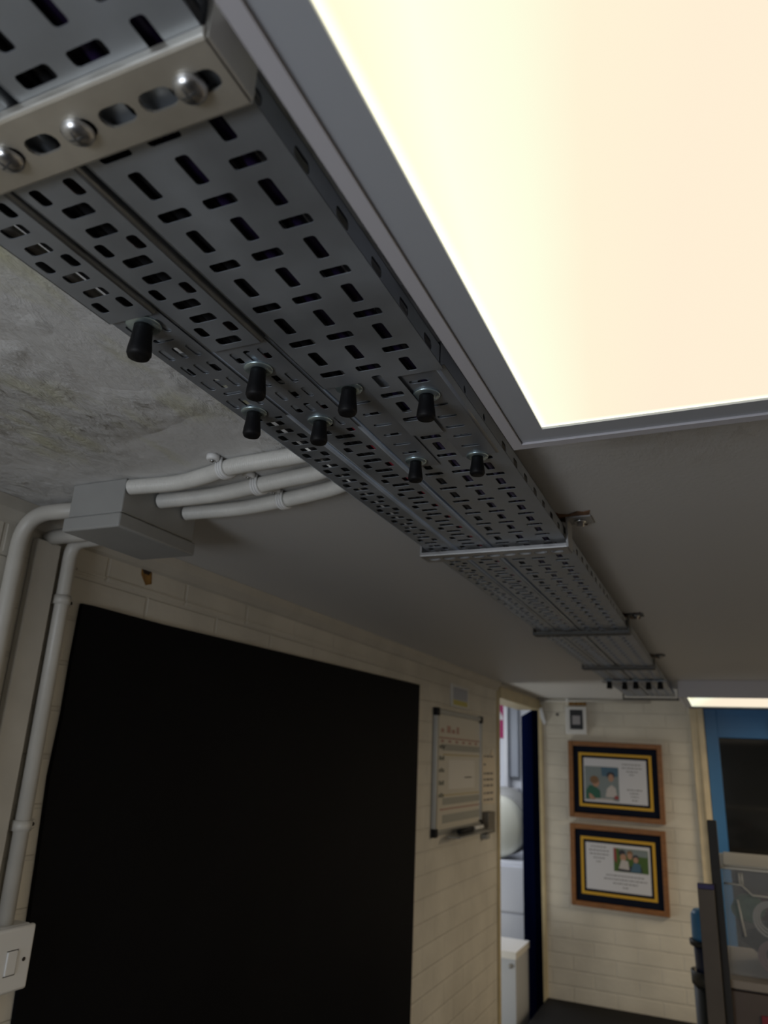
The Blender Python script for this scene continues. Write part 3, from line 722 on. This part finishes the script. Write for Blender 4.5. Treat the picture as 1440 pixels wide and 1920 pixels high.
t = tag(MB().tube([(-1.245-.06, 6.17, 1.62), (-1.33, 6.14, 1.55), (-1.32, 6.0, 1.42), (-1.30, 5.8, 1.30), (-1.30, 5.80, 1.145)], .006, 8).build('grey_lead', mat('grey_lead', (.2, .2, .21), .5)), 'thin grey lead hanging from the side room socket', 'cable')
a = ony(931, 1300, 6.19); b = ony(946, 1384, 6.19)
t = thing('pink_poster', 'bright pink poster with white figure, seen through the side doorway', 'poster')
MB().box((a.x-.35, 6.188, b.z), (b.x, 6.194, a.z+.05)).build('sheet', mat('magenta', (.42, .0, .12), .5), t)
q = ony(935, 1340, 6.18)
MB().prism([(q.x-.06, q.z-.045), (q.x+.035, q.z-.04), (q.x+.03, q.z-.01), (q.x+.005, q.z+.035), (q.x-.02, q.z+.05), (q.x-.06, q.z+.05)], (6.184, 6.187), 'y').build('white_figure', WHITE, t)
a = ony(951, 1320, 6.15); b = ony(958, 1320, 6.15)
tag(MB().box((a.x-.02, 6.10, 1.15), (a.x+.012, 6.195, 2.4), .004).build('white_post', mat('bright_white', (.85, .86, .88), .4)), 'bright white vertical boxing beside the pink poster', 'boxing')
tag(MB().box((a.x+.014, 6.15, 1.66), (a.x+.085, 6.195, 2.4), .004).build('grey_trunking', mat('grey_trunk', (.42, .45, .50), .5)), 'grey vertical trunking above the side room socket', 'trunking')
a = ony(951, 1476, 6.15); b = ony(973, 1510, 6.15)
t = thing('wall_socket', 'pale double wall socket at the foot of the grey trunking', 'socket')
MB().box((a.x, 6.145, b.z), (b.x, 6.195, a.z), .005).build('faceplate', mat('socket_grey', (.5, .5, .52), .4), t)
for i in range(2): MB().box((a.x+.02+.04*i, 6.142, b.z+.06), (a.x+.035+.04*i, 6.1445, b.z+.09)).build('socket_switch', BOXG, t)

# ================================================================ BACK WALL
def wb(px, py): q = ony(px, py, YB); return q.x, q.z
def picture(label, x0, x1, z0, z1, rot, build_print):
    t = thing('picture_frame', label, 'framed picture', 'oak framed pictures', ((x0+x1)/2, YB-.002, (z0+z1)/2))
    t.rotation_euler = (0, rot, 0)
    hw, hh = (x1-x0)/2, (z1-z0)/2; f = .026; yb_ = -.022
    mb = MB()
    mb.box((-hw, yb_, -hh), (-hw+f, 0, hh), .003); mb.box((hw-f, yb_, -hh), (hw, 0, hh), .003)
    mb.box((-hw+f, yb_, hh-f), (hw-f, 0, hh), .003); mb.box((-hw+f, yb_, -hh), (hw-f, 0, -hh+f), .003); mb.build('wooden_frame', WOODF, t)
    MB().box((-hw+f, -.010, -hh+f), (hw-f, -.004, hh-f)).build('navy_mount', NAVY, t)
    w1, h1 = hw*.775, hh*.70
    MB().box((-w1, -.0125, -h1), (w1, -.0102, h1)).build('gold_mount', GOLD, t)
    w2, h2 = hw*.715, hh*.63
    MB().box((-w2, -.0135, -h2), (w2, -.0126, h2)).build('inner_mount', NAVY, t)
    w3, h3 = hw*.665, hh*.565
    MB().box((-w3, -.0145, -h3), (w3, -.0136, h3)).build('print', PAPER, t)
    build_print(t, w3, h3); return t
def textlines(parent, cx, zs, wid, y=-.0149):
    mk = MB(); random.seed(int(1000*cx)+len(zs))
    for z_, w_ in zip(zs, wid):
        x = cx-w_/2
        while x < cx+w_/2-.004:
            l_ = min(.006+.012*random.random(), cx+w_/2-x); mk.box((x, y, z_), (x+l_, y+.0003, z_+.0045)); x += l_+.004
    mk.build('printed_text', INK, parent)
def blob(mb, m, pts, y): mb.use(m); mb.prism(pts, (y, y+.0002), 'y')
def ell(cx, cz, rx, rz, n=16): return [(cx+rx*math.cos(2*PI*k/n), cz+rz*math.sin(2*PI*k/n)) for k in range(n)]
SK = mat('photo_skin', (.42, .24, .16), .5); HR = mat('photo_hair', (.20, .11, .05), .5); GRN = mat('photo_green', (.02, .11, .07), .5); PG = mat('photo_grey', (.20, .24, .25), .5)
PB = mat('photo_blue', (.06, .13, .2), .5); PD = mat('photo_dark', (.03, .03, .04), .5); PW = mat('photo_white', (.5, .47, .46), .5); PR = mat('photo_red', (.3, .05, .05), .5); LAWN = mat('photo_lawn', (.06, .12, .02), .5)
def print1(t, w, h):
    x0, x1, z0, z1 = -w*.97, w*.12, -h*.92, h*.62
    mb = MB(); mb.use(PG); mb.box((x0, -.0152, z0), (x1, -.0147, z1))
    blob(mb, PB, [(x0+.09, z1-.002), (x1-.002, z1-.002), (x1-.002, z1-.05), (x0+.095, z1-.05)], -.0155)
    blob(mb, PD, ell(x1-.043, z1-.045, .022, .020), -.0158)
    blob(mb, SK, ell(x1-.042, z1-.058, .015, .020), -.0160)
    blob(mb, PW, [(x1-.075, z0+.02), (x1-.01, z0+.02), (x1-.018, z0+.07), (x1-.04, z0+.085), (x1-.065, z0+.065)], -.0161)
    blob(mb, GRN, [(x0+.004, z0+.004), (x0+.085, z0+.004), (x0+.082, z0+.05), (x0+.055, z0+.075), (x0+.025, z0+.078), (x0+.006, z0+.05)], -.0163)
    blob(mb, SK, ell(x0+.060, z0+.095, .019, .026), -.0165)
    blob(mb, HR, ell(x0+.052, z0+.108, .024, .021), -.0167)
    blob(mb, SK, [(x0+.02, z0+.035), (x0+.035, z0+.03), (x0+.06, z0+.004), (x0+.025, z0+.004)], -.0168)
    blob(mb, PR, ell(x1-.015, z0+.02, .012, .01), -.0169)
    blob(mb, PW, [(x0+.05, z0+.001), (x1-.02, z0+.001), (x1-.04, z0+.012), (x0+.06, z0+.010)], -.0170)
    mb.build('photo_print', None, t)
    textlines(t, w*.55, [h*.76, h*.60, h*.44, h*.30], [.105, .105, .06, .03])
    textlines(t, w*.60, [-h*.38, -h*.53, -h*.68, -h*.84], [.08, .05, .04, .03])
def print2(t, w, h):
    x0, x1, z0, z1 = -w*.12, w*.94, -h*.13, h*.86
    mb = MB(); mb.use(LAWN); mb.box((x0, -.0152, z0), (x1, -.0147, z1))
    blob(mb, PG, [(x0+.03, z1-.002), (x1-.002, z1-.002), (x1-.004, z1-.035), (x0+.03, z1-.03)], -.0155)
    blob(mb, PR, [(x0, z1), (x0+.012, z1), (x0+.016, z0+.04), (x0, z0+.06)], -.0156)
    blob(mb, PD, ell(x0+.045, z1-.022, .018, .016), -.0158); blob(mb, PD, [(x0+.02, z0+.002), (x1-.03, z0+.002), (x1-.035, z0+.03), (x0+.03, z0+.03)], -.0157)
    blob(mb, SK, ell(x0+.050, z1-.045, .016, .018), -.0159); blob(mb, PW, [(x0+.025, z0+.015), (x0+.08, z0+.012), (x0+.075, z0+.055), (x0+.04, z0+.06)], -.0161)
    blob(mb, HR, ell(x0+.085, z1-.022, .016, .015), -.0162); blob(mb, SK, ell(x0+.085, z1-.036, .013, .016), -.0164)
    blob(mb, PD, ell(x0+.115, z1-.040, .016, .014), -.0165); blob(mb, SK, ell(x0+.115, z1-.052, .013, .014), -.0166)
    blob(mb, PB, [(x0+.085, z0+.004), (x0+.14, z0+.004), (x0+.138, z0+.045), (x0+.105, z0+.052)], -.0168)
    mb.build('photo_print', None, t)
    textlines(t, -w*.58, [h*.82, h*.66, h*.50, h*.34, h*.18], [.085, .105, .10, .06, .03])
    textlines(t, w*.22, [-h*.34, -h*.50, -h*.66, -h*.82], [.20, .225, .13, .03])
a = ony(1065, 1388, YB); 
picture('upper oak framed picture, its photo at the left of the print', -.833, -.320, 1.498, 1.912, .012, print1)
picture('lower oak framed picture, its photo at the top right of the print', -.838, -.330, 1.050, 1.466, .012, print2)

t = thing('wall_controller', 'small white box with a dark square screen above the pictures', 'controller')
MB().box((-.838, YB-.035, 1.952), (-.717, YB-.001, 2.106), .005).build('casing', WHITE, t)
MB().box((-.812, YB-.038, 1.978), (-.738, YB-.0352, 2.088), .001).build('dark_screen', mat('dark_screen', (.012, .014, .018), .3), t)
MB().box((-.798, YB-.040, 2.005), (-.752, YB-.0382, 2.055), .001).build('square_button', mat('screen_grey', (.34, .33, .35), .5), t)
t = thing('orange_label', 'amber label strip stuck above the white controller box', 'label')
MB().box((-.822, YB-.004, 2.116), (-.720, YB-.001, ZC-.003)).build('strip', mat('amber_label', (.32, .15, .01), .6, 0, .3, 60), t)
for i, x in enumerate((-.795, -.768, -.742)): MB().box((x, YB-.0048, 2.124), (x+.007, YB-.0041, 2.147)).build('printed_mark', mat('label_print', (.5, .36, .15), .7), t)
t = thing('surface_pipe', 'slim pale pipe along the top of the back wall', 'pipe')
MB().tube([(-.985, YB-.02, 2.139), (-.70, YB-.018, 2.143), (-.36, YB-.018, 2.143)], .009, 12).build('pipe', PVC, t)
MB().box((-.835, YB-.03, 2.132), (-.818, YB-.001, ZC-.001), .002).build('pipe_clip', WHITE, t)
tag(MB().lathe([(.008, 0), (.008, -.003), (.003, -.004)], (-.892, YB-.0005, 2.061), 'y', 12).build('wall_plug', HOLE), 'small dark wall plug left of the white controller', 'wall plug')
t = thing('door_closer_tag', 'small white tag hanging by the top of the side doorway', 'tag')
MB().prism([(-.994, 2.095), (-.979, 2.098), (-.955, 2.01), (-.968, 2.00), (-.988, 2.04)], (YB-.03, YB-.012), 'y').build('tag_body', mat('pale_tag', (.7, .72, .76), .5), t)

# blue door with dark pane
d2 = struct(bpy.data.objects.new('door_2', None)); C.objects.link(d2); d2.location = (0, 0, 0)
BLUE = mat('blue_gloss', (.03, .16, .40), .35, 0, .06, 6)
q = ony(1347, 1383, YB+.02)
mb = MB(); mb.box((-.086, YB+.01, 0), (q.x, YB+.05, 2.112), .002); mb.box((q.x, YB+.01, q.z), (.92, YB+.05, 2.112), .002)
mb.box((.80, YB+.01, 0), (.92, YB+.05, q.z), .002); mb.box((q.x, YB+.01, 0), (.80, YB+.05, .9), .002); mb.build('door_leaf', BLUE, d2)
MB().box((q.x+.0005, YB+.026, .901), (.7995, YB+.032, q.z-.0005)).build('pane', mat('dark_glass', (.006, .007, .008), .06, spec=.6), d2)
MB().box((.235, YB-.006, 1.98), (.262, YB+.0095, 2.06), .004).build('door_bolt', BLACK, d2)
struct(bx('wall_behind_door', (BX0, YB+.1, 0), (BX1, YB+.12, BDZ), mat('dark_backing', (.02, .02, .02), .8)))

# low black cabinet under the pictures
t = thing('low_cabinet', 'low black cabinet standing against the back wall under the pictures', 'cabinet')
BC = mat('black_laminate', (.003, .003, .0035), .6, spec=.15)
MB().box((-.985, 4.0, .56), (-.02, YB-.003, .585), .003).build('cabinet_top', BC, t)
MB().box((-.975, 4.02, .02), (-.03, YB-.005, .559), .002).build('cabinet_body', BC, t)

# ================================================================ RIGHT FOREGROUND: CUPBOARD, BOX, BOARDS, BIN
yb_ = 2.6
a = ony(1366, 1832, 2.52)
ZW = a.z
t = thing('storage_cupboard', 'beige-topped brown cupboard under the clear storage box', 'cupboard')
WT = mat('beige_worktop', (.32, .27, .22), .45, 0, .08, 12); BR = mat('brown_laminate', (.115, .085, .068), .5, 0, .12, 8)
MB().box((-.047, 2.50, ZW-.022), (.95, 2.94, ZW), .003).build('worktop', WT, t)
MB().box((-.056, 2.52, .02), (.94, 2.93, ZW-.0225), .002).build('carcass', BR, t)
MB().box((-.054, 2.506, .1), (.45, 2.5195, ZW-.028), .002).build('cupboard_door', BR, t)
a = ony(1428, 1905, 2.5)
tag(MB().box((a.x, 2.500, a.z-.06), (a.x+.08, 2.5055, a.z), .001).build('red_sticker', mat('red_sticker', (.25, .02, .03), .5)), 'dark red sticker on the brown cupboard door, bottom right corner', 'sticker')
p0 = ony(1325, 1538, 2.46); p1_ = ony(1342, 1538, 2.46)
tag(MB().box((p0.x, 2.46, .02), (p1_.x+.001, 2.492, p0.z), .002).build('dark_upright', mat('dark_upright', (.022, .02, .018), .6)), 'tall dark upright board edge in front of the blue door', 'upright')
a = ony(1307, 1657, 2.42); b = ony(1338, 1660, 2.42)
t = thing('brown_board', 'brown board with purple top edge standing beside dark upright', 'board')
MB().box((a.x, 2.42, .02), (b.x, 2.45, a.z-.012), .001).build('board_panel', mat('brown_board', (.10, .08, .062), .55, 0, .1, 10), t)
MB().box((a.x, 2.42, a.z-.0115), (b.x, 2.45, a.z), .001).build('purple_edge', mat('purple_edge', (.035, .025, .13), .5), t)
# dark waste bin with a blue bottle in it
t = thing('waste_bin', 'dark tapered waste bin behind the brown board', 'bin')
pb_ = ony(1296, 1822, 3.07); rb = .062
DK = mat('dark_bin', (.02, .024, .024), .5)
MB().lathe([(.045, .02), (rb*.93, pb_.z-.03), (rb*.88, pb_.z-.03), (.04, .03)], (pb_.x+rb, 3.08, 0), 'z', 32).build('bin_body', DK, t)
MB().lathe([(rb*.9, pb_.z-.034), (rb*1.01, pb_.z-.032), (rb*1.03, pb_.z+.008), (rb*.9, pb_.z+.008), (rb*.88, pb_.z-.01)], (pb_.x+rb, 3.08, 0), 'z', 32).build('rim', mat('bin_rim', (.045, .045, .04), .5), t)
pt_ = ony(1293, 1704, 3.07)
t = thing('blue_container', 'blue topped navy container standing in the dark bin', 'container')
ZB0 = pb_.z-.02; ZB1 = pt_.z; hz = ZB1-ZB0; cx = pt_.x+.052
MB().lathe([(.04, ZB0), (.046, ZB0+.005), (.049, ZB0+hz*.46), (.04, ZB0+hz*.48)], (cx, 3.08, 0), 'z', 28).build('navy_body', mat('navy_plastic', (.012, .022, .06), .4), t)
MB().lathe([(.046, ZB0+hz*.48), (.056, ZB0+hz*.485), (.058, ZB0+hz*.56), (.049, ZB0+hz*.565)], (cx-.004, 3.08, 0), 'z', 28).build('dark_collar', DK, t)
MB().lathe([(.049, ZB0+hz*.566), (.052, ZB0+hz*.60), (.051, ZB0+hz*.93), (.042, ZB1), (.012, ZB1+.003)], (cx, 3.08, 0), 'z', 28).build('blue_lid', mat('sky_blue_plastic', (.06, .25, .50), .4), t)

# clear storage box with oddments
def clear():
    m = bpy.data.materials.new('clear_plastic'); m.use_nodes = True; n = m.node_tree.nodes; l = m.node_tree.links
    b = n['Principled BSDF']; b.inputs['Base Color'].default_value = (.62, .64, .66, 1); b.inputs['Roughness'].default_value = .3
    tr = n.new('ShaderNodeBsdfTransparent'); mx = n.new('ShaderNodeMixShader'); mx.inputs[0].default_value = .15
    l.new(tr.outputs[0], mx.inputs[1]); l.new(b.outputs[0], mx.inputs[2]); l.new(mx.outputs[0], n['Material Output'].inputs[0]); return m
CL = clear(); CL2 = mat('cloudy_rim', (.62, .60, .54), .35)
a = ony(1346, 1618, 2.56); X0, X1, Y0, Y1, Z0, Z1 = a.x+.008, .44, 2.55, 2.92, ZW+.001, a.z
t = thing('storage_box', 'clear plastic storage box with pale lid, full of oddments', 'storage box')
mb = MB(); k = .0025; tp = .012
def wallq(p):
    mb.prism
for (x0_, x1_, y0_, y1_) in ((X0+tp*0, X1, Y0, Y0+k), (X0, X1, Y1-k, Y1), (X0, X0+k, Y0+k, Y1-k), (X1-k, X1, Y0+k, Y1-k)): mb.box((x0_, y0_, Z0+k), (x1_, y1_, Z1-.014))
mb.box((X0, Y0, Z0), (X1, Y1, Z0+k)); mb.build('clear_tub', CL, t)
mb = MB(); mb.box((X0-.008, Y0-.008, Z1-.013), (X1+.008, Y1+.008, Z1-.006), .002); mb.box((X0+.004, Y0+.004, Z1-.006), (X1-.004, Y1-.004, Z1), .003); mb.build('lid', CL2, t)
mb = MB(); r0 = .0028
mb.tube([(X0+.004, Y0-.003, Z1-.05), (X0+.05, Y0-.003, Z1-.052), (X0+.075, Y0-.003, Z1-.075), (X1, Y0-.003, Z1-.082)], r0, 8)
mb.tube([(X0+.045, Y0-.003, Z1-.02), (X0+.045, Y0-.003, Z1-.05)], r0, 8); mb.tube([(X0+.052, Y0-.003, Z1-.02), (X0+.052, Y0-.003, Z1-.05)], r0, 8)
mb.tube([(X0+.035, Y0-.003, Z1-.09), (X0+.047, Y0-.003, Z0+.10)], r0, 8); mb.build('moulded_ribs', CL2, t)
def ring(name, label, c_, R, r_, m, tilt=(0, 0)):
    mb = MB(); pts = []
    for tt in range(3):
        for i in range(28):
            a_ = 2*PI*i/28; rr = R-.007*tt
            pts.append(Vector(c_)+Vector((rr*math.cos(a_), .010*tt+tilt[0]*math.sin(a_), rr*math.sin(a_))))
    mb.tube(pts, r_, 8); tag(mb.build(name, m), label, 'cable coil')
def lump(name, label, c_, s_, m, cat):
    bm = bmesh.new(); bmesh.ops.create_icosphere(bm, subdivisions=3, radius=1)
    rnd = random.Random(int(c_[0]*1e4)); ph = [rnd.random()*6 for _ in range(3)]
    for v in bm.verts:
        p = v.co.copy(); k_ = 1+.12*math.sin(4*p.x+ph[0])+.10*math.sin(5*p.y+ph[1])+.10*math.sin(4.5*p.z+ph[2]+3*p.x)
        v.co = Vector((c_[0]+p.x*s_[0]*k_, c_[1]+p.y*s_[1]*k_, max(Z0+.004, c_[2]+p.z*s_[2]*k_)))
    for f_ in bm.faces: f_.smooth = True
    me = bpy.data.meshes.new(name); bm.to_mesh(me); bm.free(); me.materials.append(m)
    o = bpy.data.objects.new(name, me); C.objects.link(o); tag(o, label, cat)
lump('dark_cloth', 'dark bundled cloth filling the bottom of the clear box', (X0+.19, 2.73, Z0+.060), (.155, .125, .060), mat('black_cloth', (.03, .025, .028), .9), 'cloth')
lump('green_cloth', 'dull green bundled cloth at upper left inside the clear box', (X0+.062, 2.66, Z0+.158), (.040, .06, .038), mat('green_cloth', (.10, .19, .13), .8), 'cloth')
lump('pink_cloth', 'dusky pink cloth above the dark bundle inside the clear box', (X0+.12, 2.76, Z0+.150), (.075, .06, .035), mat('pink_cloth', (.16, .08, .09), .8), 'cloth')
ring('cable_coil', 'pale coiled lead pressed against the front of the clear box', (X0+.118, 2.572, Z0+.145), .045, .0032, mat('pale_lead', (.45, .44, .42), .5))
ring('cable_coil', 'dark pink coiled lead low inside the clear box', (X0+.118, 2.575, Z0+.05), .040, .004, mat('pink_lead', (.20, .12, .13), .5))
